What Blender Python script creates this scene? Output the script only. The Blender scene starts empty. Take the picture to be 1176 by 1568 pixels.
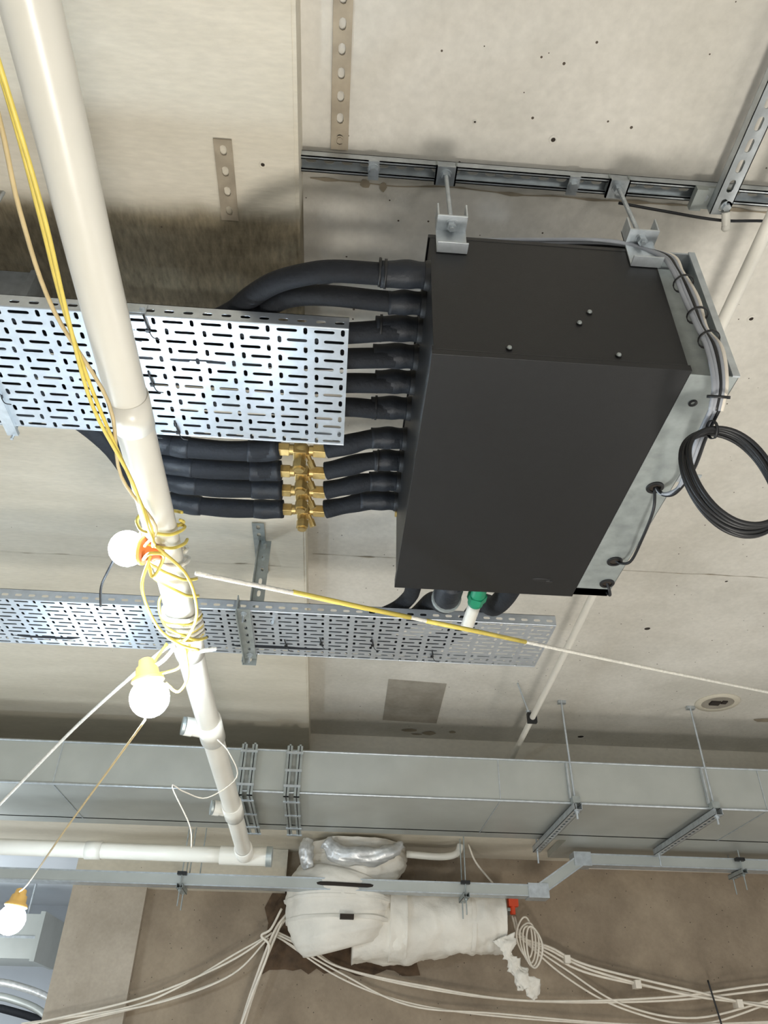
import bpy, math, random
from mathutils import Vector, Matrix, noise
random.seed(4)
EYE=1.6   # camera height above floor; meshes below are modelled relative to eye height
sc=bpy.context.scene
sc.view_settings.view_transform='Standard'
COL=bpy.context.collection

# ---------------------------------------------------------------- materials
def newmat(name):
    m=bpy.data.materials.new(name); m.use_nodes=True
    nt=m.node_tree; b=nt.nodes['Principled BSDF']
    return m,nt,b
def rgb(r,g,b):
    f=lambda c:((c/255)/12.92 if c/255<=.04045 else ((c/255+.055)/1.055)**2.4)
    return (f(r),f(g),f(b),1)
def simple(name,col,rough=.5,metal=0,var=.12,scale=8,bump=0.0,bscale=60,emis=None,estr=0,spec=None):
    m,nt,b=newmat(name)
    b.inputs['Roughness'].default_value=rough; b.inputs['Metallic'].default_value=metal
    if spec is not None: b.inputs['Specular IOR Level'].default_value=spec
    tc=nt.nodes.new('ShaderNodeTexCoord'); n=nt.nodes.new('ShaderNodeTexNoise'); n.inputs['Scale'].default_value=scale; n.inputs['Detail'].default_value=5
    nt.links.new(tc.outputs['Object'],n.inputs['Vector'])
    r=nt.nodes.new('ShaderNodeValToRGB'); 
    r.color_ramp.elements[0].position=.3; r.color_ramp.elements[1].position=.7
    r.color_ramp.elements[0].color=tuple(c*(1-var) for c in col[:3])+(1,)
    r.color_ramp.elements[1].color=tuple(min(1,c*(1+var)) for c in col[:3])+(1,)
    nt.links.new(n.outputs['Fac'],r.inputs['Fac']); nt.links.new(r.outputs['Color'],b.inputs['Base Color'])
    if bump>0:
        n2=nt.nodes.new('ShaderNodeTexNoise'); n2.inputs['Scale'].default_value=bscale; n2.inputs['Detail'].default_value=4
        nt.links.new(tc.outputs['Object'],n2.inputs['Vector'])
        bp=nt.nodes.new('ShaderNodeBump'); bp.inputs['Strength'].default_value=bump; bp.inputs['Distance'].default_value=.01
        nt.links.new(n2.outputs['Fac'],bp.inputs['Height']); nt.links.new(bp.outputs['Normal'],b.inputs['Normal'])
    if emis:
        b.inputs['Emission Color'].default_value=emis; b.inputs['Emission Strength'].default_value=estr
    return m
def concrete(name,c1,c2,pit=(0.08,0.06,0.04,1),pits=.5,scale=1.2,bump=.25,stretch=(1,1,1),rough=.8,pitsize=.045,bare_shade=None):
    m,nt,b=newmat(name); L=nt.links; N=nt.nodes.new
    b.inputs['Roughness'].default_value=rough
    tc=N('ShaderNodeTexCoord'); mp=N('ShaderNodeMapping'); mp.inputs['Scale'].default_value=stretch
    L.new(tc.outputs['Object'],mp.inputs['Vector'])
    n=N('ShaderNodeTexNoise'); n.inputs['Scale'].default_value=scale; n.inputs['Detail'].default_value=8; n.inputs['Roughness'].default_value=.6
    L.new(mp.outputs[0],n.inputs['Vector'])
    r=N('ShaderNodeValToRGB'); r.color_ramp.elements[0].position=.35; r.color_ramp.elements[1].position=.65
    r.color_ramp.elements[0].color=c1; r.color_ramp.elements[1].color=c2
    L.new(n.outputs['Fac'],r.inputs['Fac'])
    n3=N('ShaderNodeTexNoise'); n3.inputs['Scale'].default_value=45; n3.inputs['Detail'].default_value=6
    L.new(mp.outputs[0],n3.inputs['Vector'])
    mr=N('ShaderNodeMapRange'); mr.inputs[1].default_value=.3; mr.inputs[2].default_value=.7; mr.inputs[3].default_value=.94; mr.inputs[4].default_value=1.04
    L.new(n3.outputs['Fac'],mr.inputs[0])
    mul=N('ShaderNodeMixRGB'); mul.blend_type='MULTIPLY'; mul.inputs[0].default_value=1
    L.new(r.outputs[0],mul.inputs[1]); L.new(mr.outputs[0],mul.inputs[2])
    src=mul.outputs[0]
    if bare_shade:   # unpainted, board-marked concrete band with ragged edges, darkened by a painted-in tray shadow
        y0,y1,x1=bare_shade
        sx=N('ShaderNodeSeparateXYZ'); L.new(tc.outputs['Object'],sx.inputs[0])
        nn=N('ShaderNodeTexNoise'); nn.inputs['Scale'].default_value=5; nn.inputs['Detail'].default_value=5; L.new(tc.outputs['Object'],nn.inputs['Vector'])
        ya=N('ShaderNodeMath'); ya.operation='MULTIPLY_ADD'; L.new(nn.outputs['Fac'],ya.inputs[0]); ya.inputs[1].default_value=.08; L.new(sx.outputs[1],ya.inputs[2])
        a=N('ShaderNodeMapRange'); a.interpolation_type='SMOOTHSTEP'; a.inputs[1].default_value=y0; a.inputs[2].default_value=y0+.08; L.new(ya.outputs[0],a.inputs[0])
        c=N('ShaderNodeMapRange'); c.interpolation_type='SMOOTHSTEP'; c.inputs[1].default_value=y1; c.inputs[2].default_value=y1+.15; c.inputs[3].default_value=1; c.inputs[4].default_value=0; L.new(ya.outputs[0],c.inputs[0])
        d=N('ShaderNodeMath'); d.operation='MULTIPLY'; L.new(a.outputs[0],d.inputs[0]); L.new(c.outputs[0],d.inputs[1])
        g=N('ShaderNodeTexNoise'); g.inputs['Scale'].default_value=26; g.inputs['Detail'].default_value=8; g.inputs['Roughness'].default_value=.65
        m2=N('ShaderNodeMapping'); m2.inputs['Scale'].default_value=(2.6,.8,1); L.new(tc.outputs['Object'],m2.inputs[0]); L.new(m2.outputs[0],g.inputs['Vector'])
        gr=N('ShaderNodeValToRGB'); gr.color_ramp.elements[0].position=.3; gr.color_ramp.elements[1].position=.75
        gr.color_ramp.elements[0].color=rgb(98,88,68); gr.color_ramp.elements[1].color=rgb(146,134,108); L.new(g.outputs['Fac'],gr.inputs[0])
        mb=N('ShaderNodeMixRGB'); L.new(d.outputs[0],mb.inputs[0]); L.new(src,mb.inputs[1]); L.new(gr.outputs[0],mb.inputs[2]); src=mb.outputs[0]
    v=N('ShaderNodeTexVoronoi'); v.inputs['Scale'].default_value=22; L.new(tc.outputs['Object'],v.inputs['Vector'])
    wn=N('ShaderNodeSeparateColor'); L.new(v.outputs['Color'],wn.inputs[0])
    sz=N('ShaderNodeMath'); sz.operation='MULTIPLY'; sz.inputs[1].default_value=pitsize*1.6; L.new(wn.outputs[1],sz.inputs[0])
    lt=N('ShaderNodeMath'); lt.operation='LESS_THAN'; L.new(v.outputs['Distance'],lt.inputs[0]); L.new(sz.outputs[0],lt.inputs[1])
    lt2=N('ShaderNodeMath'); lt2.operation='LESS_THAN'; lt2.inputs[1].default_value=pits
    L.new(wn.outputs[0],lt2.inputs[0])
    mm=N('ShaderNodeMath'); mm.operation='MULTIPLY'; L.new(lt.outputs[0],mm.inputs[0]); L.new(lt2.outputs[0],mm.inputs[1])
    mx=N('ShaderNodeMixRGB'); L.new(mm.outputs[0],mx.inputs[0]); L.new(src,mx.inputs[1]); mx.inputs[2].default_value=pit
    L.new(mx.outputs[0],b.inputs['Base Color'])
    ad=N('ShaderNodeMath'); ad.operation='SUBTRACT'; L.new(n3.outputs['Fac'],ad.inputs[0]); L.new(mm.outputs[0],ad.inputs[1])
    bp=N('ShaderNodeBump'); bp.inputs['Strength'].default_value=bump; bp.inputs['Distance'].default_value=.006
    L.new(ad.outputs[0],bp.inputs['Height']); L.new(bp.outputs['Normal'],b.inputs['Normal'])
    return m
M_ceil=concrete('painted_concrete_ceiling',rgb(196,191,179),rgb(216,211,200),pits=.9,pitsize=.055,scale=1.8)
M_slab=concrete('painted_concrete_downstand',rgb(199,191,172),rgb(217,209,191),pits=.06,stretch=(.6,2.5,1),bare_shade=(1.20,1.62,0))
M_beam=concrete('painted_concrete_beam',rgb(199,191,172),rgb(217,209,191),pits=.06,stretch=(.6,2.5,1))
M_wall=concrete('bare_brown_concrete',rgb(130,115,96),rgb(160,144,122),pits=.5,scale=2.2,bump=.5,pitsize=.09)
M_col=concrete('light_concrete_column',rgb(156,144,127),rgb(180,168,151),pits=.7,scale=2,bump=.4,pitsize=.1)
M_floor=concrete('concrete_floor',rgb(150,148,142),rgb(175,172,166),pits=.1)
M_patch=concrete('mortar_patch',rgb(138,131,118),rgb(160,153,140),pits=.1,scale=6)
M_white=simple('white_plaster_wall',rgb(215,221,227),.7,0,.05,2)
M_galv=simple('galvanised_steel',rgb(190,196,199),.36,.7,.14,30,bump=.05,bscale=120)
M_galv2=simple('galvanised_duct_sheet',rgb(180,183,177),.42,.45,.06,5)
M_galvd=simple('dull_galvanised_steel',rgb(160,166,163),.45,.55,.16,25)
M_tray=simple('galvanised_cable_tray_steel',rgb(198,204,209),.38,.7,.07,40,bump=.04,bscale=200)
M_stain=simple('overpainted_steel',rgb(160,148,128),.6,.2,.18,20)
M_crack=simple('cracked_paint_edge',rgb(150,138,118),.8,0,.18,20)
M_black=simple('black_powder_coat',rgb(30,30,30),.42,.0,.08,40,bump=.10,bscale=600,spec=.4)
M_blacks=simple('black_metal_edge',rgb(34,34,34),.35,.2,.05,40)
M_foam=simple('black_foam_insulation',rgb(19,22,27),.75,0,.2,30,bump=.25,bscale=90,spec=.35)
M_foam2=simple('black_insulation_tape',rgb(25,29,35),.55,0,.15,30,bump=.25,bscale=60,spec=.4)
M_rub=simple('black_rubber',rgb(18,18,19),.5,0,.1,10)
M_brass=simple('brass',rgb(196,170,112),.36,.85,.14,60)
M_pvc=simple('white_pvc_pipe',rgb(209,205,193),.32,0,.04,5)
M_pvc2=simple('white_plastic_conduit',rgb(226,221,209),.5,0,.05,6)
M_yel=simple('yellow_plastic_cable',rgb(214,192,90),.45,0,.12,30)
M_tan=simple('tan_twine',rgb(190,170,126),.7,0,.1,30)
M_rope=simple('white_rope',rgb(224,220,208),.7,0,.12,80,bump=.4,bscale=200)
M_grey=simple('grey_cable_sheath',rgb(150,153,158),.5,0,.1,20)
M_orange=simple('orange_lampholder',rgb(226,116,60),.45,0,.08,20)
M_amb=simple('amber_lampholder_collar',rgb(230,184,104),.4,0,.05,20)
M_green=simple('green_plastic_fitting',rgb(30,125,90),.45,0,.08,20)
M_wrap=simple('white_fabric_duct_wrap',rgb(222,216,203),.75,0,.08,6,bump=.6,bscale=22)
M_foil=simple('silver_foil_tape',rgb(205,205,202),.35,.5,.15,25,bump=.5,bscale=30)
M_wcab=simple('white_cable_sheath',rgb(222,213,197),.55,0,.08,15)
M_dark=simple('dark_void',rgb(44,36,28),.9,0,.2,10)
M_hole=simple('broken_masonry_recess',rgb(84,66,48),.9,0,.35,14,bump=1,bscale=20)
M_red=simple('red_plastic',rgb(225,80,40),.5,0,.1,10)
M_bulb=simple('lit_lamp_glass',rgb(250,250,250),.3,0,.0,5,emis=(.70,.85,1,1),estr=300)

# ---------------------------------------------------------------- mesh builder
class B:
    def __init__(s): s.v=[];s.f=[];s.m=[];s.s=[];s.mats=[]
    def mi(s,m):
        if m not in s.mats: s.mats.append(m)
        return s.mats.index(m)
    def add(s,vs,fs,m,smooth=False,M=None):
        o=len(s.v); k=s.mi(m)
        for v in vs:
            v=Vector(v); s.v.append(M@v if M is not None else v)
        for f in fs: s.f.append([i+o for i in f]); s.m.append(k); s.s.append(smooth)
    def box(s,a,b,m,M=None):
        x0,y0,z0=a;x1,y1,z1=b
        x0,x1=min(x0,x1),max(x0,x1);y0,y1=min(y0,y1),max(y0,y1);z0,z1=min(z0,z1),max(z0,z1)
        s.add([(x0,y0,z0),(x1,y0,z0),(x1,y1,z0),(x0,y1,z0),(x0,y0,z1),(x1,y0,z1),(x1,y1,z1),(x0,y1,z1)],
              [(0,3,2,1),(4,5,6,7),(0,1,5,4),(1,2,6,5),(2,3,7,6),(3,0,4,7)],m,False,M)
    def cyl(s,p0,p1,r,m,seg=14,r2=None,smooth=True):
        p0=Vector(p0);p1=Vector(p1);d=(p1-p0)
        if d.length<1e-7:return
        d.normalize();a=d.orthogonal().normalized();b=d.cross(a);r2=r if r2 is None else r2
        vs=[];
        for P,R in ((p0,r),(p1,r2)):
            for i in range(seg):
                t=2*math.pi*i/seg; vs.append(P+(a*math.cos(t)+b*math.sin(t))*R)
        s.add(vs,[(i,(i+1)%seg,seg+(i+1)%seg,seg+i) for i in range(seg)],m,smooth)
        s.add(vs[:seg],[tuple(reversed(range(seg)))],m); s.add(vs[seg:],[tuple(range(seg))],m)
    def hexa(s,p0,p1,r,m): s.cyl(p0,p1,r,m,seg=6,smooth=False)
    def rev(s,p0,ax,prof,m,seg=24,smooth=True):
        p0=Vector(p0);d=Vector(ax).normalized();a=d.orthogonal().normalized();b=d.cross(a);vs=[];fs=[]
        for (h,r) in prof:
            for i in range(seg):
                t=2*math.pi*i/seg; vs.append(p0+d*h+(a*math.cos(t)+b*math.sin(t))*max(r,1e-5))
        for k in range(len(prof)-1):
            for i in range(seg):
                j=(i+1)%seg; fs.append((k*seg+i,k*seg+j,(k+1)*seg+j,(k+1)*seg+i))
        s.add(vs,fs,m,smooth)
    def tube(s,pts,r,m,seg=10,res=6,closed=False,smooth=True,rf=None,straight=False):
        P=[Vector(p) for p in pts]
        if len(P)>2 and not straight:
            Q=[];n=len(P)
            rng=range(n if closed else n-1)
            for i in rng:
                p1=P[i];p2=P[(i+1)%n]
                p0=P[i-1] if (closed or i>0) else p1*2-p2
                p3=P[(i+2)%n] if (closed or i+2<n) else p2*2-p1
                for k in range(res):
                    t=k/res
                    Q.append(.5*((2*p1)+(p2-p0)*t+(2*p0-5*p1+4*p2-p3)*t*t+(3*p1-p0-3*p2+p3)*t**3))
            if not closed: Q.append(P[-1])
            P=Q
        n=len(P); T=[]
        for i in range(n):
            if closed: t=P[(i+1)%n]-P[i-1]
            else: t=P[min(i+1,n-1)]-P[max(i-1,0)]
            T.append(t.normalized() if t.length>1e-9 else Vector((0,0,1)))
        a=T[0].orthogonal().normalized(); vs=[];fs=[]
        for i in range(n):
            a=(a-a.dot(T[i])*T[i]); a=a.normalized() if a.length>1e-6 else T[i].orthogonal().normalized()
            b=T[i].cross(a); R=r if rf is None else r*rf(i/(n-1))
            for k in range(seg):
                t=2*math.pi*k/seg; vs.append(P[i]+(a*math.cos(t)+b*math.sin(t))*R)
        for i in range(n if closed else n-1):
            for k in range(seg):
                j=(k+1)%seg; i2=(i+1)%n; fs.append((i*seg+k,i*seg+j,i2*seg+j,i2*seg+k))
        if not closed:
            fs.append(tuple(reversed(range(seg)))); fs.append(tuple((n-1)*seg+k for k in range(seg)))
        s.add(vs,fs,m,smooth)
    def sph(s,c,r,m,seg=20,sc=(1,1,1),smooth=True,jit=0,fr=6):
        c=Vector(c);vs=[];fs=[];rg=seg//2
        for i in range(rg+1):
            ph=math.pi*i/rg
            for k in range(seg):
                t=2*math.pi*k/seg
                d=Vector((math.sin(ph)*math.cos(t),math.sin(ph)*math.sin(t),math.cos(ph)))
                R=r*(1+jit*noise.noise(d*fr+c*3))
                vs.append(c+Vector((d.x*R*sc[0],d.y*R*sc[1],d.z*R*sc[2])))
        for i in range(rg):
            for k in range(seg):
                j=(k+1)%seg; fs.append((i*seg+k,(i+1)*seg+k,(i+1)*seg+j,i*seg+j))
        s.add(vs,fs,m,smooth)
    def done(s,name,bevel=0,parent=None):
        me=bpy.data.meshes.new(name); me.from_pydata([tuple(v) for v in s.v],[],s.f)
        for m in s.mats: me.materials.append(m)
        for p,k,sm in zip(me.polygons,s.m,s.s): p.material_index=k;p.use_smooth=sm
        me.validate(); me.update()
        o=bpy.data.objects.new(name,me); COL.objects.link(o); o.location=(0,0,EYE)
        if bevel:
            bv=o.modifiers.new('bevel','BEVEL'); bv.width=bevel; bv.segments=2; bv.limit_method='ANGLE'; bv.angle_limit=math.radians(50)
        return o

def plate(L,W,slots,t):
    cu=bpy.data.curves.new('tmp','CURVE'); cu.dimensions='2D'; cu.fill_mode='BOTH'; cu.extrude=t/2
    def sp(pts):
        q=cu.splines.new('POLY'); q.points.add(len(pts)-1)
        for i,p in enumerate(pts): q.points[i].co=(p[0],p[1],0,1)
        q.use_cyclic_u=True
    sp([(0,0),(L,0),(L,W),(0,W)])
    for cx,cy,l,w,d in slots:
        pts=[];h=l/2-w/2
        for k in range(5):
            a=-math.pi/2+math.pi*k/4; pts.append((h+w/2*math.cos(a),w/2*math.sin(a)))
        for k in range(5):
            a=math.pi/2+math.pi*k/4; pts.append((-h+w/2*math.cos(a),w/2*math.sin(a)))
        if d: pts=[(-y,x) for x,y in pts]
        sp([(cx+x,cy+y) for x,y in pts])
    o=bpy.data.objects.new('tmp',cu); COL.objects.link(o)
    dg=bpy.context.evaluated_depsgraph_get(); dg.update()
    me=bpy.data.meshes.new_from_object(o.evaluated_get(dg))
    vs=[Vector((v.co.x,v.co.y,v.co.z+t/2)) for v in me.vertices]; fs=[tuple(p.vertices) for p in me.polygons]
    bpy.data.objects.remove(o); bpy.data.curves.remove(cu); bpy.data.meshes.remove(me)
    return vs,fs
def frame(o,x,y):
    x=Vector(x).normalized();y=Vector(y).normalized();z=x.cross(y);o=Vector(o)
    return Matrix(((x.x,y.x,z.x,o.x),(x.y,y.y,z.y,o.y),(x.z,y.z,z.z,o.z),(0,0,0,1)))
def strip(b,o,x,y,n,pitch,W,slots,t,m):
    vs,fs=plate(pitch,W,slots,t)
    for i in range(n):
        b.add(vs,fs,m,False,frame(Vector(o)+Vector(x).normalized()*pitch*i,x,y))
def channel(b,p0,p1,up,w=.041,h=.041,m=None,slot=(.03,.014,.05),t=.0025,lip=.008):
    """C strut: slotted back on the +up side, open toward -up"""
    p0=Vector(p0);p1=Vector(p1);L=(p1-p0).length;x=(p1-p0).normalized();up=Vector(up).normalized();y=up.cross(x)
    F=frame(p0,x,y)
    n=max(1,round(L/slot[2])); pit=L/n
    vs,fs=plate(pit,w,[(pit/2,w/2,slot[0],slot[1],0)],t)
    for i in range(n):
        b.add(vs,fs,m,False,F@Matrix.Translation((pit*i,-w/2,-t)))
    b.box((0,-w/2,-h),(L,-w/2+t,0),m,F); b.box((0,w/2-t,-h),(L,w/2,0),m,F)
    b.box((0,-w/2,-h),(L,-w/2+lip,-h+t),m,F); b.box((0,w/2-lip,-h),(L,w/2,-h+t),m,F)
    b.box((0,-w/2+lip-t,-h),(L,-w/2+lip,-h+.006),m,F); b.box((0,w/2-lip,-h),(L,w/2-lip+t,-h+.006),m,F)
def rod(b,p0,p1,r,m):
    p0=Vector(p0);p1=Vector(p1);b.cyl(p0,p1,r,m,seg=8)
    n=int((p1-p0).length/.006)
    d=(p1-p0)/max(n,1)
    for i in range(0,n,1):
        b.rev(p0+d*i,d,[(0,r),(.0015,r*1.18),(.003,r)],m,seg=8)
def nut(b,c,ax,m,r=.011,h=.009):
    c=Vector(c);ax=Vector(ax).normalized(); b.hexa(c,c+ax*h,r,m); b.cyl(c-ax*.002,c,r*1.35,m,seg=16)
def zip_tie(b,c,ax,r,m=None):
    c=Vector(c);ax=Vector(ax).normalized()
    b.rev(c-ax*.003,ax,[(0,r),(0,r+.002),(.006,r+.002),(.006,r),(0,r)],m or M_rub,seg=16)

# ---------------------------------------------------------------- room
b=B(); b.box((-.17,-3,1.97),(5,5.35,2.2),M_ceil); b.done('ceiling')
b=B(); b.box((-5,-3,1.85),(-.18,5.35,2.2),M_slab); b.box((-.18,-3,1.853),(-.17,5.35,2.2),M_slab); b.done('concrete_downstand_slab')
b=B(); b.box((-5,5.35,1.39),(5,6.3,2.2),M_beam); b.done('concrete_beam')
b=B(); b.box((-1.83,6.22,1.10),(-.30,6.3,1.388),M_beam); b.done('concrete_beam')
b=B(); b.box((-5,6.3,1.39),(-1.83,9,1.5),M_white); b.done('white_ceiling_lining')
b=B()
b.box((-1.30,6.3,-1.6),(5,6.5,1.6),M_wall)
b.box((-1.83,6.24,-1.6),(-1.30,6.5,1.6),M_col)
b.done('wall_back')
b=B(); b.box((-5,9,-1.6),(-1.83,9.1,1.5),M_white); b.done('wall_far')
b=B(); b.box((-5,-3,-1.7),(5,9.1,-1.6),M_floor); b.done('floor')

b=B(); vs=[(.31,4.37,1.966),(.67,4.40,1.966),(.69,5.05,1.966),(.32,5.03,1.966)]
b.add(vs+[(x,y,1.972) for x,y,z in vs],[(0,1,2,3),(4,7,6,5),(0,4,5,1),(1,5,6,2),(2,6,7,3),(3,7,4,0)],M_patch); b.done('mortar_patch')
b=B()
for (x,y,w,h) in [(.52,5.2,.12,.06),(.66,5.24,.10,.08),(.82,5.2,.05,.05),(2.85,4.75,.16,.07),(.58,5.27,.09,.03),(.0,1.16,.03,.03),(.05,1.165,.02,.03)]:
    n=9; ring=[(x+w/2*math.cos(6.283*k/n)*(.8+.3*random.random()),y+h/2*math.sin(6.283*k/n)*(.8+.3*random.random()),1.967) for k in range(n)]
    b.add(ring,[tuple(reversed(range(n)))],M_crack)
def crack(x0,x1,y,z,wa,wb,n=140):
    vs=[]
    for i in range(n+1):
        x=x0+(x1-x0)*i/n; yy=y+.010*noise.noise((x*6,y,0)); w=wa+wb*max(0,noise.noise((x*14,3,y)))
        vs+=[(x,yy-w,z),(x,yy+w,z)]
    b.add(vs,[(2*i,2*i+1,2*i+3,2*i+2) for i in range(n)],M_crack)
crack(-.15,2.6,1.155,1.9675,.0018,.010); crack(-.15,4,3.02,1.9675,.0008,.008); crack(-2.5,-.2,2.95,1.8475,.0004,.004)
b.done('ceiling_repair_marks')
b=B()
b.rev((2.42,4.50,1.962),(0,0,1),[(0,.10),(0,.135),(.01,.14),(.01,.10),(0,.10)],M_beam,seg=32)
b.cyl((2.42,4.50,1.966),(2.42,4.50,1.9695),.105,M_patch,seg=28)
b.box((2.37,4.47,1.955),(2.43,4.52,1.968),M_dark); b.box((2.44,4.46,1.958),(2.47,4.50,1.968),M_dark)
b.done('round_junction_recess')
b=B()
for (x,y,z,r) in [(.48,1.0,1.97,.006),(.27,.97,1.97,.003),(1.64,3.58,1.97,.016),(1.73,5.19,1.97,.022),(1.25,1.52,1.97,.007),(-.26,1.06,1.85,.005),(1.85,3.07,1.97,.008),
                  (.5,3.9,1.97,.006),(1.1,3.6,1.97,.008),(-.6,3.4,1.85,.006)]:
    b.cyl((x,y,z-.001),(x,y,z+.001),r,M_dark,seg=12)
    b.rev((x,y,z-.0008),(0,0,-1),[(0,r*.95),(.003,r*1.2),(0,r*2.0)],M_ceil if z>1.9 else M_beam,seg=14)
b.done('ceiling_anchor_holes')

# ---------------------------------------------------------------- struts on the ceiling
b=B()
channel(b,(-.17,1.09,1.948),(2.6,1.09,1.948),(0,0,1),m=M_galv,slot=(.030,.017,.048),h=.026,w=.044,lip=.009)
for x in (.02,.21,.55,.67,.90):
    big=x in(.21,.67)
    w=.028 if big else .014
    b.box((x-w,1.064,1.913),(x+w,1.116,1.9195),M_galv)
    if big:
        b.box((x-w,1.064,1.913),(x-w+.004,1.116,1.94),M_galvd); b.box((x+w-.004,1.064,1.913),(x+w,1.116,1.94),M_galvd)
    nut(b,(x,1.087,1.911),(0,0,-1),M_galv,.012,.012)
    b.cyl((x,1.087,1.945),(x,1.087,1.969),.008,M_galvd,seg=8)
b.done('ceiling_support_strut')
b=B(); channel(b,(.93,.2,1.872),(.945,1.115,1.872),(0,0,-1),m=M_galv,w=.05,slot=(.036,.016,.055),h=.03)
b.box((.90,1.06,1.902),(.98,1.12,1.912),M_galvd); nut(b,(.955,1.09,1.872),(0,0,-1),M_galv)
b.box((.87,1.06,1.89),(.90,1.12,1.912),M_galvd)
b.cyl((.955,1.10,1.86),(.965,1.13,1.845),.011,M_pvc,seg=12); b.sph((.965,1.133,1.843),.012,M_pvc,12)
b.done('slotted_channel_crossing')
b=B(); strip(b,(-.05,.25,1.962),(0,1,0),(-1,0,0),15,.0545,.045,[(.027,.0225,.028,.017,0)],.004,M_stain)
for y in (.55,1.04): nut(b,(-.072,y,1.961),(0,0,-1),M_stain,.008,.004)
b.done('slotted_strap')
b=B(); strip(b,(-.332,1.0,1.842),(0,1,0),(-1,0,0),4,.055,.045,[(.027,.0225,.028,.017,0)],.004,M_stain); b.done('slotted_strap')
b=B(); strip(b,(-.34,2.62,1.842),(0,1,0),(-1,0,0),7,.055,.05,[(.027,.025,.03,.016,0)],.004,M_galvd); b.done('slotted_strap')
b=B(); b.tube([(.68,1.12,1.90),(.8,1.13,1.895),(.95,1.125,1.862),(1.1,1.14,1.9),(1.4,1.15,1.93),(2,1.15,1.94)],.004,M_rub,seg=6); b.done('black_cable')

# ---------------------------------------------------------------- black branch controller box
b=B()
X0,X1,Y0,Y1,Z0,Z1=.16,.70,1.073,2.0,1.2,1.61
b.box((X0,Y0,Z0+.018),(X1,Y1,Z1),M_black)
b.box((X0+.004,Y0+.004,Z0+.01),(X1-.004,Y1-.004,Z0+.02),M_rub)
b.box((X0-.004,Y0-.005,Z0),(X1+.002,Y1+.003,Z0+.014),M_black)
b.box((X0-.004,Y0-.005,Z0+.0141),(X0-.001,Y1,Z0+.026),M_black)
b.box((X0-.004,Y0-.005,Z0+.0141),(X1+.002,Y0-.002,Z0+.017),M_blacks)
b.box((X0-.004,Y0-.001,Z1),(X1+.004,Y1,Z1+.012),M_blacks)
def screw(p,ax,r=.008):
    p=Vector(p);ax=Vector(ax); b.cyl(p,p+ax*.003,r*1.3,M_blacks,seg=16); b.rev(p+ax*.003,ax,[(0,r),(.003,r*.8),(.004,.0001)],M_galvd,seg=14)
for (x,z) in [(.51,1.372),(.482,1.333),(.32,1.237),(.553,1.237)]: screw((x,Y0,z),(0,-1,0),.0055)
b.sph((.585,1.915,Z0),.02,M_black,16,sc=(1.4,.35,.12)); b.sph((.61,1.925,Z0),.012,M_black,14,sc=(1,.5,.2))
b.box((X1,1.078,Z0),(.806,1.99,Z0+.0025),M_galvd)
b.box((.804,1.078,Z0),(.806,1.99,1.63),M_galv)
b.box((X1,1.95,Z0),(.806,1.99,1.6),M_galv)
b.box((X1+.003,1.078,1.625),(.806,1.99,1.63),M_galv)
b.box((.792,1.074,Z0),(.808,1.079,1.63),M_galv)
b.box((X1+.003,1.12,Z0+.01),(.80,1.14,1.62),M_galvd)
b.box((.806,1.40,1.2),(.86,1.43,1.203),M_galv)
for (x,y) in [(.762,1.455),(.768,1.795),(.783,1.915)]:
    b.rev((x,y,Z0-.004),(0,0,1),[(0,.014),(0,.022),(.006,.022),(.006,.014),(0,.014)],M_rub,seg=20)
    b.cyl((x,y,Z0-.001),(x,y,Z0+.004),.015,M_dark,seg=16)
b.rev((.74,1.16,Z0-.002),(0,0,1),[(0,.005),(0,.010),(.003,.010)],M_rub,seg=12)
PY=[1.10,1.18,1.26,1.35,1.44,1.54,1.665,1.765,1.865,1.965]
for y in PY:
    b.rev((X0-.012,y,1.5),(1,0,0),[(0,.0),(0,.033),(.012,.035)],M_rub,seg=18)
b.rev((X0-.006,1.99,1.47),(1,0,0),[(0,0),(0,.012),(.006,.013)],M_brass,seg=12)
for x in (.21,.67):
    b.box((x-.036,Y0-.006,1.555),(x+.036,Y0-.002,1.69),M_galv)
    b.box((x-.036,Y0-.045,1.635),(x+.036,Y0-.002,1.640),M_galv)
    b.box((x-.036,Y0-.045,1.640),(x-.032,Y0-.002,1.685),M_galv)
    b.box((x+.032,Y0-.045,1.640),(x+.036,Y0-.002,1.685),M_galv)
    b.box((x-.036,Y0-.03,1.552),(x+.036,Y0-.002,1.556),M_galv)
    nut(b,(x,Y0-.022,1.634),(0,0,-1),M_galv,.012,.012)
    nut(b,(x,Y0-.022,1.642),(0,0,1),M_galv,.012,.012)
    for dx in (-.02,.02): b.cyl((x+dx,Y0-.006,1.575),(x+dx,Y0-.009,1.575),.005,M_galvd,seg=10)
    rod(b,(x,Y0-.022,1.615),(x,1.087,1.93),.0052,M_galv)
for x in (.2,.66):
    rod(b,(x,2.02,1.6),(x,2.02,1.969),.0052,M_galv); b.box((x-.03,2.0,1.55),(x+.03,2.035,1.6),M_galv)
b.done('air_conditioning_branch_box',bevel=.0018)

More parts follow.
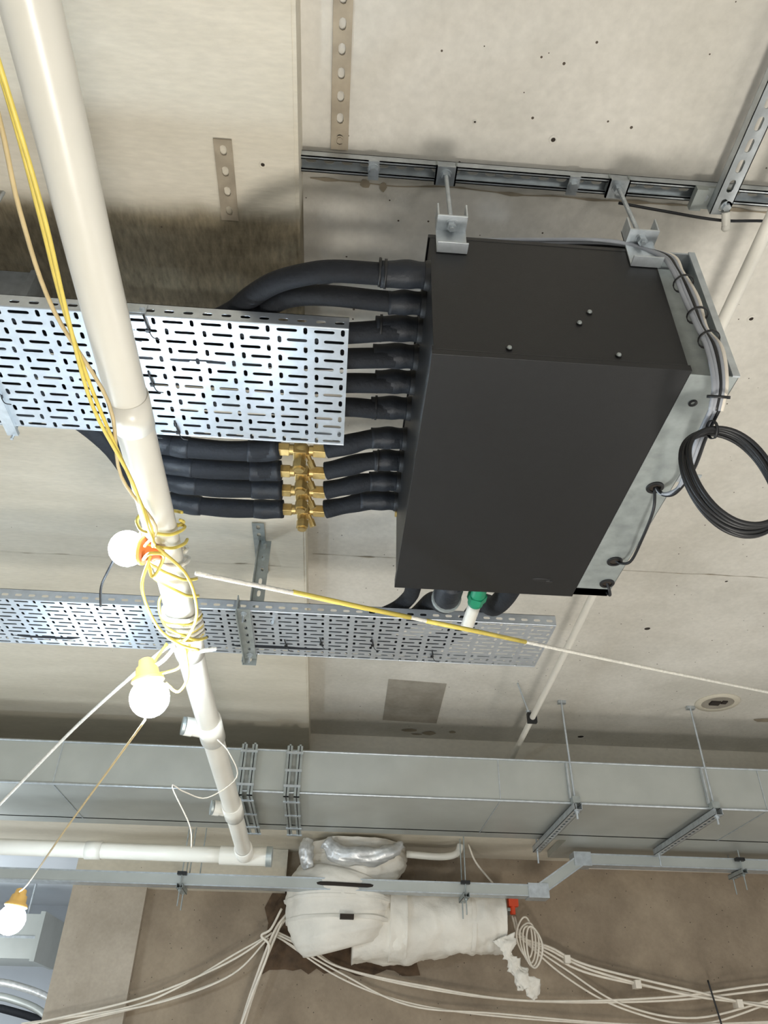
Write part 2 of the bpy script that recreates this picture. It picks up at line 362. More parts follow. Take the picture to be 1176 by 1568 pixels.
b=B()
for k in range(5):
    o=k*.008
    b.tube([(.22+o,1.10+o,1.645),(.4,1.09+o,1.655),(.6,1.07+o,1.645+.004*k),(.70+o,1.065,1.60),(.715+o,1.045+.003*k,1.52),(.725+o,1.05,1.42),(.728+o,1.045+.004*k,1.33),(.735+o,1.045,1.25),(.735+o*.8,1.06,1.16),(.735+o*.7,1.10,1.12)],.0052,[M_grey,M_grey,M_rub,M_grey,M_wcab][k],seg=7)
for k in range(3):
    o=k*.008
    b.tube([(.74+o,1.09,1.13),(.742+o,1.18,1.12),(.765+o,1.30,1.13),(.79,1.40+o,1.155),(.775,1.45,1.175),(.762,1.455,1.21)],.0052,M_grey if k<2 else M_rub,seg=7)
for p,ax in [((.735,1.05,1.47),(0,.1,1)),((.742,1.05,1.36),(0,0,1)),((.748,1.048,1.28),(0,.1,1)),((.748,1.08,1.14),(0,.6,-.6))]:
    zip_tie(b,p,ax,.021)
b.done('grey_cable_bundle')
b=B()
for k in range(6):
    pts=[]; cx=.768+random.uniform(-.004,.004); rx=.088+random.uniform(-.006,.006); rz=.112+random.uniform(-.006,.006)
    for i in range(16):
        a=6.283*i/16+.2*k; pts.append((cx+rx*math.cos(a)-.02*math.sin(a),1.14+.006*k-.02*math.sin(a)+.003*math.cos(3*a),.985+rz*math.sin(a)))
    b.tube(pts,.0046,M_rub,seg=7,closed=True,res=4)
zip_tie(b,(.745,1.13,1.095),(1,0,.2),.018)
b.done('coiled_black_cable')
b=B(); b.tube([(.762,1.455,1.2),(.766,1.50,1.16),(.775,1.62,1.15),(.79,1.74,1.165),(.782,1.79,1.19),(.768,1.795,1.205)],.004,M_rub,seg=7); 
b.tube([(.783,1.915,1.205),(.79,1.925,1.185),(.80,1.95,1.18),(.80,1.97,1.2)],.0045,M_rub,seg=7); b.done('black_cable')
b=B(); b.tube([(.155,1.11,1.555),(.08,1.12,1.565),(0,1.14,1.55),(-.15,1.2,1.54)],.006,M_grey,seg=7); b.tube([(.155,1.12,1.56),(.09,1.14,1.575),(-.02,1.15,1.56),(-.15,1.21,1.54)],.006,M_grey,seg=7)
b.done('grey_cable')

# ---------------------------------------------------------------- insulated pipes
def wob(y,z,x0,x1,n=6,a=.004):
    return [(x0+(x1-x0)*i/n,y+random.uniform(-a,a),z+random.uniform(-a,a)) for i in range(n+1)]
b=B()
b.tube([(.155,1.10,1.50),(.05,1.10,1.495),(-.06,1.098,1.49),(-.13,1.115,1.492),(-.20,1.15,1.50),(-.26,1.205,1.512),(-.31,1.26,1.52),(-.38,1.30,1.525),(-.5,1.31,1.525),(-.8,1.31,1.525),(-1.6,1.31,1.525)],.026,M_foam,seg=16)
b.tube([(.155,1.18,1.50),(.05,1.18,1.50),(-.06,1.175,1.50),(-.14,1.185,1.505),(-.20,1.215,1.512),(-.26,1.28,1.52),(-.34,1.36,1.525),(-.5,1.38,1.525),(-.8,1.38,1.525),(-1.6,1.38,1.525)],.025,M_foam,seg=16)
for i,(y,yt) in enumerate(zip(PY[2:6],[1.27,1.352,1.437,1.525])):
    b.tube([(.155,y,1.50),(.08,y,1.49),(0,yt+.3*(y-yt),1.482),(-.08,yt,1.472)]+wob(yt,1.470,-.15,-1.6,8),.0265,M_foam,seg=16)
b.tube(wob(1.60,1.468,-.1,-1.6,6),.024,M_foam,seg=14)
for i,y in enumerate(PY):
    rr=.032 if i not in(1,) else .029
    e=random.uniform(.04,.075)
    b.tube([(.152,y,1.50),(.11,y,1.50),(e,y+.001,1.495)],rr,M_foam2,seg=16,rf=lambda t:1-.05*math.sin(t*9))
    if i in (0,2,5,7): zip_tie(b,(e+.012,y,1.496),(1,0,0),rr)
zip_tie(b,(.045,1.10,1.50),(1,0,0),.031); b.box((.043,1.098,1.53),(.048,1.102,1.555),M_rub)
VY=[1.715,1.815,1.91,2.01]; LY=[1.735,1.825,1.915,2.02]
for i in range(4):
    y=PY[6+i]; v=VY[i]; l=LY[i]
    b.tube([(.155,y,1.50),(.06,y+.004,1.495),(0,(y+v)/2,1.49),(-.07,v,1.485)],.029,M_foam,seg=16,rf=lambda t:1+.06*math.sin(t*11+i))
    b.tube([(-.205,v+.004,1.48),(-.3,l,1.478),(-.4,l+.004,1.478),(-.52,l,1.482),(-.60,l-.01,1.49),(-.66,l-.07,1.50),(-.72,l-.25,1.51),(-.84,1.60,1.53-.01*i),(-1.1,1.56-.03*i,1.52),(-1.6,1.55-.03*i,1.52)],.030,M_foam,seg=16,rf=lambda t:1+.04*math.sin(t*25+i))
    b.tube([(-.21,v+.004,1.48),(-.26,l,1.479),(-.30,l,1.478)],.0315,M_foam2,seg=16,rf=lambda t:1+.03*math.sin(t*8+i))
    b.tube([(-.47,l+.003,1.48),(-.52,l,1.482),(-.57,l-.006,1.488)],.032,M_foam2,seg=16,rf=lambda t:1+.04*math.sin(t*8+2*i))
b.done('insulated_refrigerant_pipes')
b=B()
for i in range(4):
    v=VY[i]+.002; z=1.478; s=random.uniform(-.006,.006)
    b.cyl((-.215,v+.002,z),(-.065,v,z),.008,M_brass,seg=12)
    b.hexa((-.212,v+.001,z),(-.178,v,z),.021,M_brass); b.cyl((-.178,v,z),(-.165,v,z),.016,M_brass)
    b.hexa((-.108,v,z),(-.072,v,z),.021,M_brass); b.cyl((-.12,v,z),(-.108,v,z),.016,M_brass)
    b.sph((-.143,v,z),.024,M_brass,18,sc=(1.1,.9,1))
    b.box((-.162+s,v-.017,z-.024),(-.126+s,v+.017,z+.012),M_brass)
    b.cyl((-.143+s,v,z-.015),(-.143+s,v+.004,z-.045),.013,M_brass)
    b.hexa((-.143+s,v+.004,z-.040),(-.143+s,v+.008,z-.064),.020,M_brass)
    b.cyl((-.143+s,v+.008,z-.064),(-.143+s,v+.009,z-.072),.014,M_brass)
    b.cyl((-.13,v,z),(-.112,v+.022,z-.03),.007,M_brass); b.hexa((-.116,v+.018,z-.024),(-.106,v+.028,z-.044),.011,M_brass)
b.done('brass_service_valves',bevel=.001)

# ---------------------------------------------------------------- cable trays
MOD=[(.032,.015,.050,.0095,0),(.0765,.015,.021,.0095,1),(.0560,.045,.050,.0095,0),(.0135,.045,.021,.0095,1)]
def tray(b,x0,x1,y0,y1,z,fl,m):
    px=.09; n=math.ceil((x1-x0)/px); W=y1-y0; rows=round(W/.06); py=W/rows; k=py/.06
    vs,fs=plate(px,py,[(a,c*k,l,w,d) for a,c,l,w,d in MOD],.0016)
    for i in range(n):
        for j in range(rows): b.add(vs,fs,m,False,Matrix.Translation((x1-px*(i+1),y0+py*j,z)))
    fv,ff=plate(px,fl,[(.0225,fl*.45,.024,.010,0),(.0675,fl*.45,.024,.010,0)],.0016)
    for i in range(n):
        xx=x1-px*(i+1)
        b.add(fv,ff,m,False,frame((xx,y0+.0016,z),(1,0,0),(0,0,1)))
        b.add(fv,ff,m,False,frame((xx,y1,z),(1,0,0),(0,0,1)))
    b.box((x1-px*n,y0,z+fl-.0016),(x1,y0+.010,z+fl),m); b.box((x1-px*n,y1-.010,z+fl-.0016),(x1,y1,z+fl),m)
    b.cyl((x1-px*n,y0+.002,z+.002),(x1,y0+.002,z+.002),.003,m,seg=8); b.cyl((x1-px*n,y1-.002,z+.002),(x1,y1-.002,z+.002),.003,m,seg=8)
b=B(); tray(b,-1.62,-.02,1.222,1.642,1.44,.042,M_tray)
b.box((-.60,1.218,1.445),(-.50,1.2215,1.475),M_galv)
for x in(-.59,-.51): nut(b,(x,1.217,1.46),(0,-1,0),M_galv,.007,.006)
b.box((-.955,1.19,1.428),(-.925,1.67,1.439),M_galv)
for y in(1.19,1.67): rod(b,(-.94,y,1.415),(-.94,y,1.849),.004,M_galv)
b.done('perforated_cable_tray')
b=B(); tray(b,-1.8,.76,2.375,2.715,1.30,.040,M_tray)
strip(b,(-.315,2.355,1.293),(0,1,0),(-1,0,0),7,.055,.045,[(.027,.0225,.026,.010,0)],.003,M_galvd)
b.box((-.362,2.35,1.272),(-.358,2.735,1.345),M_galvd)
for x,y in((-.337,2.38),(-.337,2.70)): nut(b,(x,y,1.290),(0,0,-1),M_galv,.009,.008); b.cyl((x,y,1.285),(x,y,1.255),.003,M_galv,seg=8)
b.cyl((-.24,2.44,1.299),(-.24,2.44,1.285),.006,M_galv,seg=8)
strip(b,(-.365,2.748,1.27),(0,0,1),(1,0,0),10,.0575,.05,[(.029,.025,.03,.014,0)],.003,M_galvd)
b.box((-.368,2.718,1.27),(-.364,2.751,1.849),M_galvd)
b.done('perforated_cable_tray')
b=B()
def tie(x,y,z):
    b.tube([(x-.004,y-.02,z+.0),(x,y-.01,z-.008),(x+.003,y+.012,z-.008),(x+.003,y+.024,z)],.0028,M_rub,seg=6)
    b.box((x-.004,y+.018,z-.01),(x+.007,y+.026,z-.003),M_rub); b.tube([(x+.002,y+.02,z-.006),(x+.014,y+.03,z-.02),(x+.03,y+.035,z-.02)],.0014,M_rub,seg=5)
for x,y in [(-.545,1.25),(-.55,1.60),(-.50,1.24),(-.93,1.50),(-.52,1.42),(-.48,1.6)]: tie(x,y,1.44)
for x,y in [(-.07,2.57),(.12,2.56),(.35,2.63),(-.2,2.6)]: tie(x,y,1.30)
b.done('black_cable_ties')

b=B()
b.tube([(.225,2.0,1.30),(.23,2.12,1.31),(.235,2.22,1.33),(.235,2.36,1.375),(.19,2.45,1.375),(.08,2.49,1.345)]+wob(2.49,1.335,-.05,-1.8,8),.027,M_foam,seg=16)
b.tube([(.335,2.0,1.25),(.34,2.1,1.255),(.335,2.24,1.29),(.32,2.38,1.38),(.26,2.52,1.38),(.12,2.575,1.345)]+wob(2.58,1.335,0,-1.8,8),.031,M_foam,seg=16)
b.tube([(.53,2.0,1.25),(.525,2.12,1.262),(.515,2.26,1.30),(.50,2.39,1.38),(.45,2.56,1.37),(.34,2.64,1.34)]+wob(2.65,1.335,.2,-1.8,8),.034,M_foam,seg=16)
b.tube([(.337,2.03,1.25),(.338,2.12,1.257),(.338,2.20,1.275)],.043,M_foam2,seg=18)
b.cyl((.338,2.15,1.262),(.338,2.17,1.267),.048,M_galvd,seg=20)
b.done('insulated_refrigerant_pipes')
b=B(); b.cyl((.428,1.99,1.25),(.428,2.14,1.24),.025,M_green,seg=20); b.hexa((.428,2.09,1.243),(.428,2.12,1.241),.031,M_green)
b.cyl((.428,2.14,1.24),(.420,2.27,1.222),.021,M_pvc,seg=20); b.rev((.420,2.27,1.222),(0,1,-.1),[(0,.021),(.012,.018),(.012,.001)],M_pvc,seg=20)
b.done('condensate_drain_stub')

# ---------------------------------------------------------------- white drain pipe
b=B()
PP=[(-.43,-.3,1.10),(-.43,.42,1.075),(-.431,.85,1.05),(-.430,1.47,1.024),(-.43,2.28,.977),(-.43,3.38,.956),(-.43,4.34,.93)]
b.tube(PP,.038,M_pvc,seg=28,res=8)
def collar(y0,y1,z0,z1,r): b.rev((-.43,y0,z0),(0,y1-y0,z1-z0),[(0,.038),(0,r),(y1-y0,r),(y1-y0,.038)],M_pvc,seg=28)
collar(1.98,2.07,.992,.987,.043); collar(1.08,1.16,1.041,1.037,.0400)
for y,z in((2.62,.969),(3.55,.952)):
    collar(y-.07,y+.09,z+.002,z-.002,.044)
    b.cyl((-.44,y+.03,z),(-.495,y,z),.028,M_pvc,seg=20); b.cyl((-.49,y,z),(-.515,y-.01,z),.032,M_pvc,seg=20)
    b.cyl((-.515,y-.01,z),(-.525,y-.013,z),.031,M_galvd,seg=20)
b.rev((-.43,4.18,.933),(0,1,-.01),[(0,.038),(0,.046),(.12,.046)],M_pvc,seg=26)
b.cyl((-.56,4.34,.93),(-.32,4.34,.93),.046,M_pvc,seg=26)
b.cyl((-.32,4.34,.93),(-.29,4.34,.93),.05,M_galvd,seg=24)
b.tube([(-.5,4.34,.93),(-1.5,4.345,.935),(-3.5,4.35,.945)],.039,M_pvc,seg=24)
b.rev((-1.25,4.343,.933),(1,0,0),[(0,.039),(0,.044),(.08,.044),(.08,.039)],M_pvc,seg=24)
b.done('white_drain_pipe')

b=B()
cp=[(.98,.3,1.76),(1.02,1.07,1.75),(1.07,2.1,1.75),(1.13,3.3,1.75),(1.17,4.4,1.75),(1.205,5.34,1.75)]
b.tube(cp,.017,M_pvc2,seg=18)
b.box((1.14,4.33,1.72),(1.195,4.36,1.78),M_rub)
b.done('white_conduit')
b=B(); rod(b,(1.15,4.345,1.79),(1.10,4.345,1.969),.005,M_galv); nut(b,(1.15,4.345,1.79),(0,0,-1),M_galv,.012,.01); b.done('threaded_rod_hanger')

# ---------------------------------------------------------------- rectangular duct
b=B()
D0,DZ0,DZ1=4.61,1.34,1.585
D1=5.34
b.box((-4,D0,DZ0),(5,D1,DZ1),M_galv2)
b.box((-4,D1-.02,DZ0),(1.62,5.46,DZ0+.045),M_galv2); b.box((1.62,D1-.02,DZ0),(5,5.98,DZ0+.045),M_galv2)
b.cyl((-4,D0-.003,DZ0),(5,D0-.003,DZ0),.008,M_galv,seg=8)
b.cyl((-4,D0-.003,DZ1),(5,D0-.003,DZ1),.006,M_galv,seg=8)
for xc in (-.50,-.23):
    for s in(-.03,.03):
        x=xc+s
        b.box((x-.006,D0-.032,DZ0-.032),(x+.006,D1,DZ1+.03),M_galvd)
        b.box((x-.016,D0-.036,DZ0-.036),(x+.016,D0-.030,DZ1+.02),M_galvd)
        b.box((x-.016,D0-.036,DZ0-.036),(x+.016,5.46,DZ0-.030),M_galvd)
        b.box((x-.003,D0-.0362,DZ0-.037),(x+.003,D0-.0358,DZ1+.02),M_rub); b.box((x-.003,D0-.036,DZ0-.0372),(x+.003,5.46,DZ0-.0358),M_rub)
    for z in (DZ0+.02,DZ1-.03,DZ0+.11): 
        b.box((xc-.05,D0-.042,z),(xc+.05,D0-.034,z+.014),M_galv)
    for y in (4.66,4.95,5.25,5.42): b.box((xc-.05,y,DZ0-.042),(xc+.05,y+.02,DZ0-.034),M_galv)
for x in (-1.6,1.0,2.62,):
    b.box((x-.003,D0-.004,DZ0-.004),(x+.003,D1,DZ1+.003),M_galv)
b.done('galvanised_ventilation_duct')
for xc,far in ((1.44,5.60),(2.28,5.56)):
    b=B(); channel(b,(xc,4.54,DZ0-.055),(xc-.0,far,DZ0-.055),(0,0,-1),m=M_galv,w=.05,h=.04,slot=(.04,.016,.06))
    rod(b,(xc,4.575,DZ0-.10),(xc-.01,4.575,1.969),.006,M_galv); nut(b,(xc,4.575,DZ0-.057),(0,0,-1),M_galv,.014,.012)
    b.box((xc-.022,4.55,DZ0-.012),(xc+.022,4.60,DZ0+.025),M_galvd)
    b.box((xc-.03,4.578,1.36),(xc-.02,4.60,1.57),M_galv); b.box((xc-.03,4.57,1.95),(xc+.02,4.60,1.969),M_galv)
    rod(b,(xc,far-.03,DZ0-.13),(xc,far-.03,1.389),.006,M_galv)
    b.done('trapeze_duct_hanger')

# ---------------------------------------------------------------- cable trunking at far side
b=B()
def trunk(p0,p1):
    p0=Vector(p0);p1=Vector(p1);x=(p1-p0).normalized();F=frame(p0,x,(0,1,0));L=(p1-p0).length
    b.box((0,0,-.035),(L,.10,.035),M_galv2,F); b.box((0,-.004,.028),(L,.104,.037),M_galv,F); b.box((0,-.003,-.037),(L,.103,-.03),M_galv,F)
def hang(x,y,z,d=.13):
    channel(b,(x,y-.06,z-.03),(x,y+.16,z-.03),(0,0,-1),m=M_galvd,h=.03,w=.04)
    for yy in(y-.03,y+.13): rod(b,(x,yy,z-d),(x,yy,1.389),.004,M_galvd)
    b.box((x-.03,y-.045,z+.055),(x+.03,y-.01,z+.075),M_rub); nut(b,(x,y-.03,z-.035),(0,0,-1),M_galvd,.010,.010)
trunk((-4,5.6,1.045),(1.43,5.6,1.045)); trunk((1.43,5.6,1.045),(1.76,5.6,1.255)); trunk((1.76,5.6,1.255),(5,5.6,1.255))
for x in (-.95,.93): hang(x,5.6,1.01)
hang(2.87,5.6,1.215)
for x in(-.92,-.85): rod(b,(x,5.68,1.06),(x,5.68,1.389),.004,M_galvd)
b.box((1.36,5.59,1.0),(1.50,5.71,1.09),M_galv); b.box((1.70,5.59,1.21),(1.82,5.71,1.30),M_galv)
b.done('galvanised_cable_trunking')
b=B(); b.tube([(2.0,6.27,1.345),(3.4,6.27,1.35),(4.9,6.27,1.355)],.012,M_pvc2,seg=10,straight=True); b.done('white_conduit')

# ---------------------------------------------------------------- wrapped ducts at far wall
def blob(b,pts,rad,m,seg=48,n=60,amp=.05,fr=5,flat=(1,1,1)):
    P=[Vector(p) for p in pts]; Q=[];R=[]
    for k in range(n+1):
        t=k/n*(len(P)-1); i=min(int(t),len(P)-2); f=t-i
        p0=P[max(i-1,0)];p1=P[i];p2=P[i+1];p3=P[min(i+2,len(P)-1)]
        Q.append(.5*((2*p1)+(p2-p0)*f+(2*p0-5*p1+4*p2-p3)*f*f+(3*p1-p0-3*p2+p3)*f**3)); R.append(rad[i]*(1-f)+rad[i+1]*f)
    vs=[];fs=[];a=None
    for i in range(n+1):
        T=(Q[min(i+1,n)]-Q[max(i-1,0)]).normalized()
        a=T.orthogonal().normalized() if a is None else (a-a.dot(T)*T).normalized(); c=T.cross(a)
        for k in range(seg):
            t=6.2832*k/seg; d=a*math.cos(t)+c*math.sin(t); p=Q[i]+d*R[i]
            w=noise.noise(p*fr)*amp+abs(noise.noise(p*fr*2.7))*amp*.7+abs(noise.noise(p*fr*6))*amp*.25
            e=d*(R[i]+w); vs.append(Q[i]+Vector((e.x*flat[0],e.y*flat[1],e.z*flat[2])))
    for i in range(n):
        for k in range(seg): j=(k+1)%seg; fs.append((i*seg+k,i*seg+j,(i+1)*seg+j,(i+1)*seg+k))
    fs.append(tuple(reversed(range(seg)))); fs.append(tuple(n*seg+k for k in range(seg)))
    b.add(vs,fs,m,True)
b=B(); FL=(1,.86,1)
blob(b,[(.20,5.91,1.36),(.20,5.91,1.25),(.18,5.91,1.10)],[.32,.32,.30],M_wrap,amp=.05,fr=6,flat=FL)
blob(b,[(.15,5.91,1.14),(.13,5.91,1.05),(.12,5.92,.92),(.14,5.93,.80),(.16,5.94,.72)],[.32,.37,.37,.34,.26],M_wrap,amp=.035,fr=5,flat=FL)
blob(b,[(.20,5.97,.86),(.50,5.97,.86),(.8,5.97,.89),(1.05,5.97,.91),(1.24,5.97,.91)],[.24,.215,.20,.195,.20],M_wrap,amp=.03,fr=7)
blob(b,[(1.0,5.97,.91),(1.03,5.97,.91)],[.206,.206],M_wrap,amp=.02,n=6)
blob(b,[(.44,5.96,.88),(.56,5.96,.88)],[.245,.23],M_wrap,amp=.035,n=12)
for z,rr in ((.98,.38),(.86,.372)):
    blob(b,[(.125,5.92,z+.012),(.125,5.92,z-.012)],[rr,rr],M_wrap,amp=.035,fr=5,n=4,flat=FL)
blob(b,[(-.02,5.60,1.30),(.1,5.58,1.22),(.36,5.58,1.23),(.50,5.62,1.31)],[.035,.05,.05,.035],M_foil,amp=.03,n=20,fr=12)
blob(b,[(-.14,5.68,1.34),(-.15,5.68,1.25),(-.12,5.7,1.16)],[.03,.04,.03],M_foil,amp=.03,n=16,fr=12)
blob(b,[(1.20,5.80,.78),(1.23,5.79,.70),(1.27,5.79,.63),(1.31,5.79,.56),(1.36,5.79,.50),(1.34,5.79,.45)],[.06,.028,.022,.05,.045,.02],M_wrap,amp=.05,n=40,fr=18,flat=(1,.5,1))
b.tube([(-.24,5.70,1.06),(0,5.59,1.045),(.25,5.59,1.04),(.49,5.70,1.06)],.012,M_dark,seg=6)
b.box((.10,5.55,.835),(.19,5.60,.862),M_dark)
b.done('fabric_wrapped_duct')
b=B()
n=20; ring=[]
for i in range(n): ring.append((-.42+1.1*i/n,6.292,.60+random.uniform(-.03,.03)))
for i in range(6): ring.append((.68+random.uniform(-.03,.03),6.292,.60+.6*i/6))
for i in range(n): ring.append((.68-1.1*i/n,6.292,1.2+random.uniform(-.02,.02)))
for i in range(6): ring.append((-.42+random.uniform(-.03,.03),6.292,1.2-.6*i/6))
b.add(ring,[tuple(range(len(ring)))],M_hole); b.done('rough_pipe_opening')
b=B(); b.box((1.33,6.1,1.03),(1.40,6.16,1.12),M_red); b.cyl((1.36,6.13,.98),(1.36,6.13,1.03),.02,M_red); b.box((1.32,6.12,1.0),(1.37,6.29,1.02),M_galvd); b.done('red_pipe_valve')
b=B(); b.tube([(.55,5.75,1.28),(.75,5.75,1.27),(.86,5.76,1.28),(.92,5.77,1.31),(.94,5.77,1.36)],.024,M_pvc,seg=14); 
b.tube([(1.0,5.8,1.37),(1.05,5.8,1.25),(1.18,5.9,1.14)],.007,M_wcab,seg=6); b.done('small_white_pipe')

b=B()
def wc(pts,n=1,r=.011,sp=.02,m=None,Y=6.2):
    for k in range(n):
        b.tube([(x+random.uniform(-sp,sp),Y-.012*k,z+random.uniform(-sp,sp)+.5*sp*k) for x,z in pts],r*.72,m or M_wcab,seg=7,res=8)
wc([(-.20,1.0),(-.28,.9),(-.33,.80),(-.40,.6),(-.49,.29),(-.52,0),(-.5,-1),(-.5,-1.59)],3,.013,.012,Y=6.1)
wc([(-.33,.82),(-.1,.72),(.13,.60),(.7,.50),(1.41,.45),(2.4,.47),(3.2,.57),(4,.6)],2,.011,.02,Y=6.15)
wc([(-.33,.80),(.1,.57),(.6,.42),(1.2,.36),(2.2,.34),(3.2,.38),(4,.4)],2,.009,.02,Y=6.15)
wc([(1.36,.95),(1.42,.83),(1.62,.74),(1.89,.64),(2.58,.50),(3.2,.44),(4,.4)],3,.012,.02,Y=6.15)
wc([(1.39,.83),(1.7,.62),(2.1,.42),(2.6,.36),(3.3,.5),(4,.6)],2,.010,.02,Y=6.15)
wc([(-.37,.80),(-.6,.66),(-.95,.48),(-1.3,.36),(-1.9,.24)],2,.010,.015,Y=6.1)
wc([(-.37,.78),(-.6,.56),(-1.0,.40),(-1.5,.28),(-2.2,.12)],2,.009,.015,Y=6.1)
wc([(-.30,.95),(-.36,.84),(-.42,.78),(-.37,.70),(-.45,.45),(-.55,.1)],1,.012,.01,Y=6.05)
for k in range(4):
    cx,cz=1.40+.02*k,.82-.02*k; pts=[]
    for i in range(14):
        a=6.283*i/14; pts.append((cx+.055*math.cos(a),6.0-.01*k,cz+.12*math.sin(a)+.02*math.sin(2*a+k)))
    b.tube(pts,.007,M_wcab,seg=6,closed=True)
b.tube([(2.7,6.1,.6),(2.72,6.1,.45),(2.74,6.1,.3)],.006,M_rub,seg=6)
for x,z in((1.72,.7),(2.2,.56),(2.9,.46)): b.box((x-.02,6.10,z-.02),(x+.02,6.18,z+.03),M_wcab)
b.done('white_data_cables')

# ---------------------------------------------------------------- festoon lamps, ropes
def lamp(name,c,ax,r,orange):
    b=B(); c=Vector(c);ax=Vector(ax).normalized()
    b.sph(c,r,M_bulb,24)
    top=c+ax*r*.8
    b.rev(top,ax,[(0,r*.7),(r*.3,r*.74),(r*.35,r*.62),(r*.8,r*.55),(r*.9,r*.42),(r*1.2,r*.38),(r*1.3,r*.2),(r*1.3,0)],orange,seg=22)
    b.rev(top-ax*r*.02,ax,[(0,r*.72),(r*.1,r*.84),(r*.25,r*.8),(r*.25,r*.6)],M_amb,seg=22)
    return b.done(name)
lamp('festoon_lamp',(-.505,1.53,.985),(1,-.1,-.15),.042,M_orange)
lamp('festoon_lamp',(-.476,1.90,.775),(-.25,-.2,1),.050,M_amb)
lamp('festoon_lamp',(-1.27,3.6,.50),(.1,0,1),.056,M_amb)

b=B()
for k,(dx,dz) in enumerate([(0,0),(.006,-.008),(-.018,.004)]):
    b.tube([(-.44+dx,.1,.955+dz),(-.433+dx,.46,.94+dz),(-.436+dx*1.5,.63,.932+dz),(-.444+dx,.795,.93+dz),(-.439-dx,.992,.93+dz),(-.425+dx,1.2,.935+dz),(-.417-dx*.5,1.38,.945+dz),(-.43+dx,1.47,.955)],.0034,[M_yel,M_yel,M_tan][k],seg=7)
def loop(y0,y1,turns,r,m,rr=.004,z0=1.0,ph=0):
    pts=[]
    N=int(turns*12)
    for i in range(N+1):
        t=i/N;a=ph+t*turns*6.2832;y=y0+(y1-y0)*t+.03*math.sin(a*1.0)
        z=1.024-.058*(y-1.47)/.81
        pts.append((-.43+r*math.cos(a)*(1+.12*math.sin(3*a)),y,z+r*math.sin(a)*(1+.1*math.cos(2*a))))
    b.tube(pts,rr,m,seg=7,res=3)
loop(1.46,1.92,1.5,.050,M_yel); loop(1.50,1.98,1.7,.054,M_yel,ph=2); loop(1.84,1.97,3.2,.048,M_yel,ph=1); loop(1.45,1.55,2,.05,M_yel,ph=.5)
for pts in [[(-.42,1.46,.95),(-.36,1.55,.93),(-.355,1.70,.92),(-.39,1.82,.915),(-.43,1.9,.93)],
            [(-.44,1.5,.95),(-.47,1.6,.92),(-.455,1.75,.90),(-.42,1.86,.91),(-.38,1.93,.93)],
            [(-.40,1.9,.93),(-.42,1.93,.88),(-.455,1.93,.86),(-.475,1.905,.845),(-.486,1.89,.84)],
            [(-.46,1.9,.93),(-.49,1.92,.88),(-.495,1.92,.86),(-.49,1.90,.84)],
            [(-.41,1.9,.92),(-.40,1.95,.86),(-.42,1.96,.82),(-.45,1.93,.83)],
            [(-.45,1.53,.95),(-.44,1.56,.93),(-.41,1.50,.95),(-.43,1.46,.93),(-.46,1.52,.95)]]:
    b.tube(pts,.004,M_yel,seg=7)
b.done('yellow_festoon_cable')
b=B()
b.tube([(-.357,1.615,.98),(.0,1.84,1.045),(.526,2.17,1.136),(1.1,2.53,1.235),(1.85,3.0,1.37),(2.95,3.7,1.57)],.006,M_rope,seg=8)
b.tube([(-.13,1.757,1.023),(0.05,1.871,1.053),(.2,1.966,1.08)],.007,M_yel,seg=8,straight=True)
b.tube([(.25,1.995,1.087),(.42,2.103,1.118),(.60,2.217,1.149)],.007,M_yel,seg=8,straight=True)
loop(1.84,1.96,5,.046,M_rope,.006,ph=1.3); loop(1.58,1.64,1.5,.046,M_rope,.005)
b.tube([(-.43,1.9,.94),(-.40,1.93,.925),(-.36,1.95,.94),(-.34,1.96,.95)],.006,M_rope,seg=7)
b.tube([(-.44,1.9,.925),(-.50,1.97,.925),(-.82,2.45,.90),(-1.21,3.0,.79),(-2.0,4.1,.55)],.0055,M_rope,seg=8)
b.tube([(-.44,1.91,.925),(-.48,1.97,.91),(-.53,2.02,.905)],.006,M_rope,seg=7)
b.done('white_rope')
b=B(); b.tube([(-.478,1.91,.722),(-.52,1.98,.695),(-.826,2.6,.617),(-1.1,3.2,.57),(-1.26,3.58,.60)],.003,M_tan,seg=7)
b.tube([(-1.27,3.62,.60),(-1.5,4.0,.52),(-2.2,4.9,.4)],.004,M_tan,seg=7)
b.done('lamp_suspension_cord')
b=B(); b.tube([(-.53,1.55,.99),(-.56,1.60,.96),(-.572,1.62,.93),(-.575,1.66,.90)],.003,M_rub,seg=6); b.done('black_cable_end')
b=B()
b.tube([(-.40,2.62,.93),(-.36,2.66,.9),(-.34,2.8,.86),(-.44,2.85,.80),(-.50,2.72,.78),(-.52,2.6,.76),(-.47,2.75,.68),(-.46,2.8,.62)],.0022,M_wcab,seg=6); b.done('loose_white_wire')

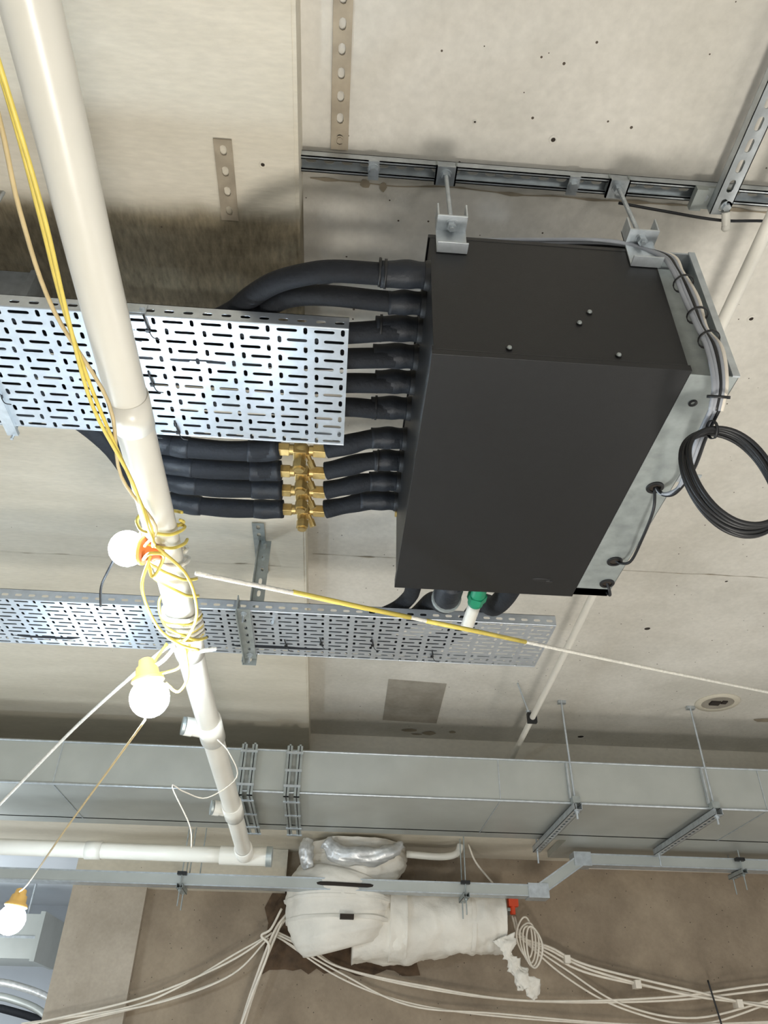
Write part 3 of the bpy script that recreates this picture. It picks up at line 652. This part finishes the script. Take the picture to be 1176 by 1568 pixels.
# plant room beyond the column
b=B(); b.box((-3.4,7.7,.78),(-2.45,8.3,1.12),M_galv2); b.box((-3.4,7.69,.93),(-2.45,7.7,.95),M_galv); b.box((-2.47,7.68,.76),(-2.43,8.3,1.14),M_galv2)
for x in(-3.2,-2.6): rod(b,(x,7.75,1.1),(x,7.75,1.389),.01,M_galv)
b.done('ventilation_unit')
b=B()
for k,(z,x) in enumerate([(.62,-2.2),(.52,-2.25),(.44,-2.15)]):
    b.tube([(-4,7.9,z),(-3,7.9,z),(-2.6,7.9,z-.02),(x,7.9,z-.18),(x,7.9,z-.6),(x,7.9,-1.58)],.03,[M_foil,M_galv2,M_foam][k],seg=12)
b.done('service_pipe_run')
b=B(); b.box((-1.25,1.44,1.62),(-.93,1.60,1.849),M_galv); b.box((-.94,1.43,1.60),(-.92,1.61,1.849),M_galv); b.done('small_galvanised_duct')

# ---------------------------------------------------------------- lights
w=bpy.data.worlds.new('world'); sc.world=w; w.use_nodes=True
w.node_tree.nodes['Background'].inputs[0].default_value=(.92,.96,1,1); w.node_tree.nodes['Background'].inputs[1].default_value=.60
def plight(name,loc,e,col,r):
    l=bpy.data.lights.new(name,'POINT'); l.energy=e; l.color=col; l.shadow_soft_size=r
    o=bpy.data.objects.new(name,l); COL.objects.link(o); o.location=(loc[0],loc[1],loc[2]+EYE); return o
plight('floor_key_light',(.40,1.10,-1.3),160,(1,.97,.92),.2)  # unseen main light, added low down to set the tray's ceiling shadow
plight('fill_light_behind',(1.8,-1.5,-.9),85,(1,.97,.92),.35)  # unseen fill behind the camera, standing in for more festoon lamps
plight('fill_light_far_right',(3.2,3.5,-1.0),55,(1,.96,.9),.3)  # unseen fill on the right, added for general room light
plight('fill_light_far_left',(-3.2,4.2,-.6),80,(.82,.92,1),.3)  # unseen cool fill on the left, added for general room light
plight('far_room_light',(-3.3,7.0,.4),45,(.88,.95,1),.3)

# ---------------------------------------------------------------- camera
Zc=Vector((32,1595,-1178)).normalized()
Yc=Vector((-105,-868,-1178)); Yc=(Yc-Yc.dot(Zc)*Zc).normalized()
Xc=Yc.cross(Zc)
cd=bpy.data.cameras.new('camera'); cam=bpy.data.objects.new('camera',cd); COL.objects.link(cam)
cd.sensor_fit='HORIZONTAL'; cd.sensor_width=36; cd.lens=36*1178/1176; cd.clip_start=.02
Mx=Matrix((Xc,Yc,Zc)).to_4x4(); Mx.translation=Vector((0,0,EYE)); cam.matrix_world=Mx
sc.camera=cam
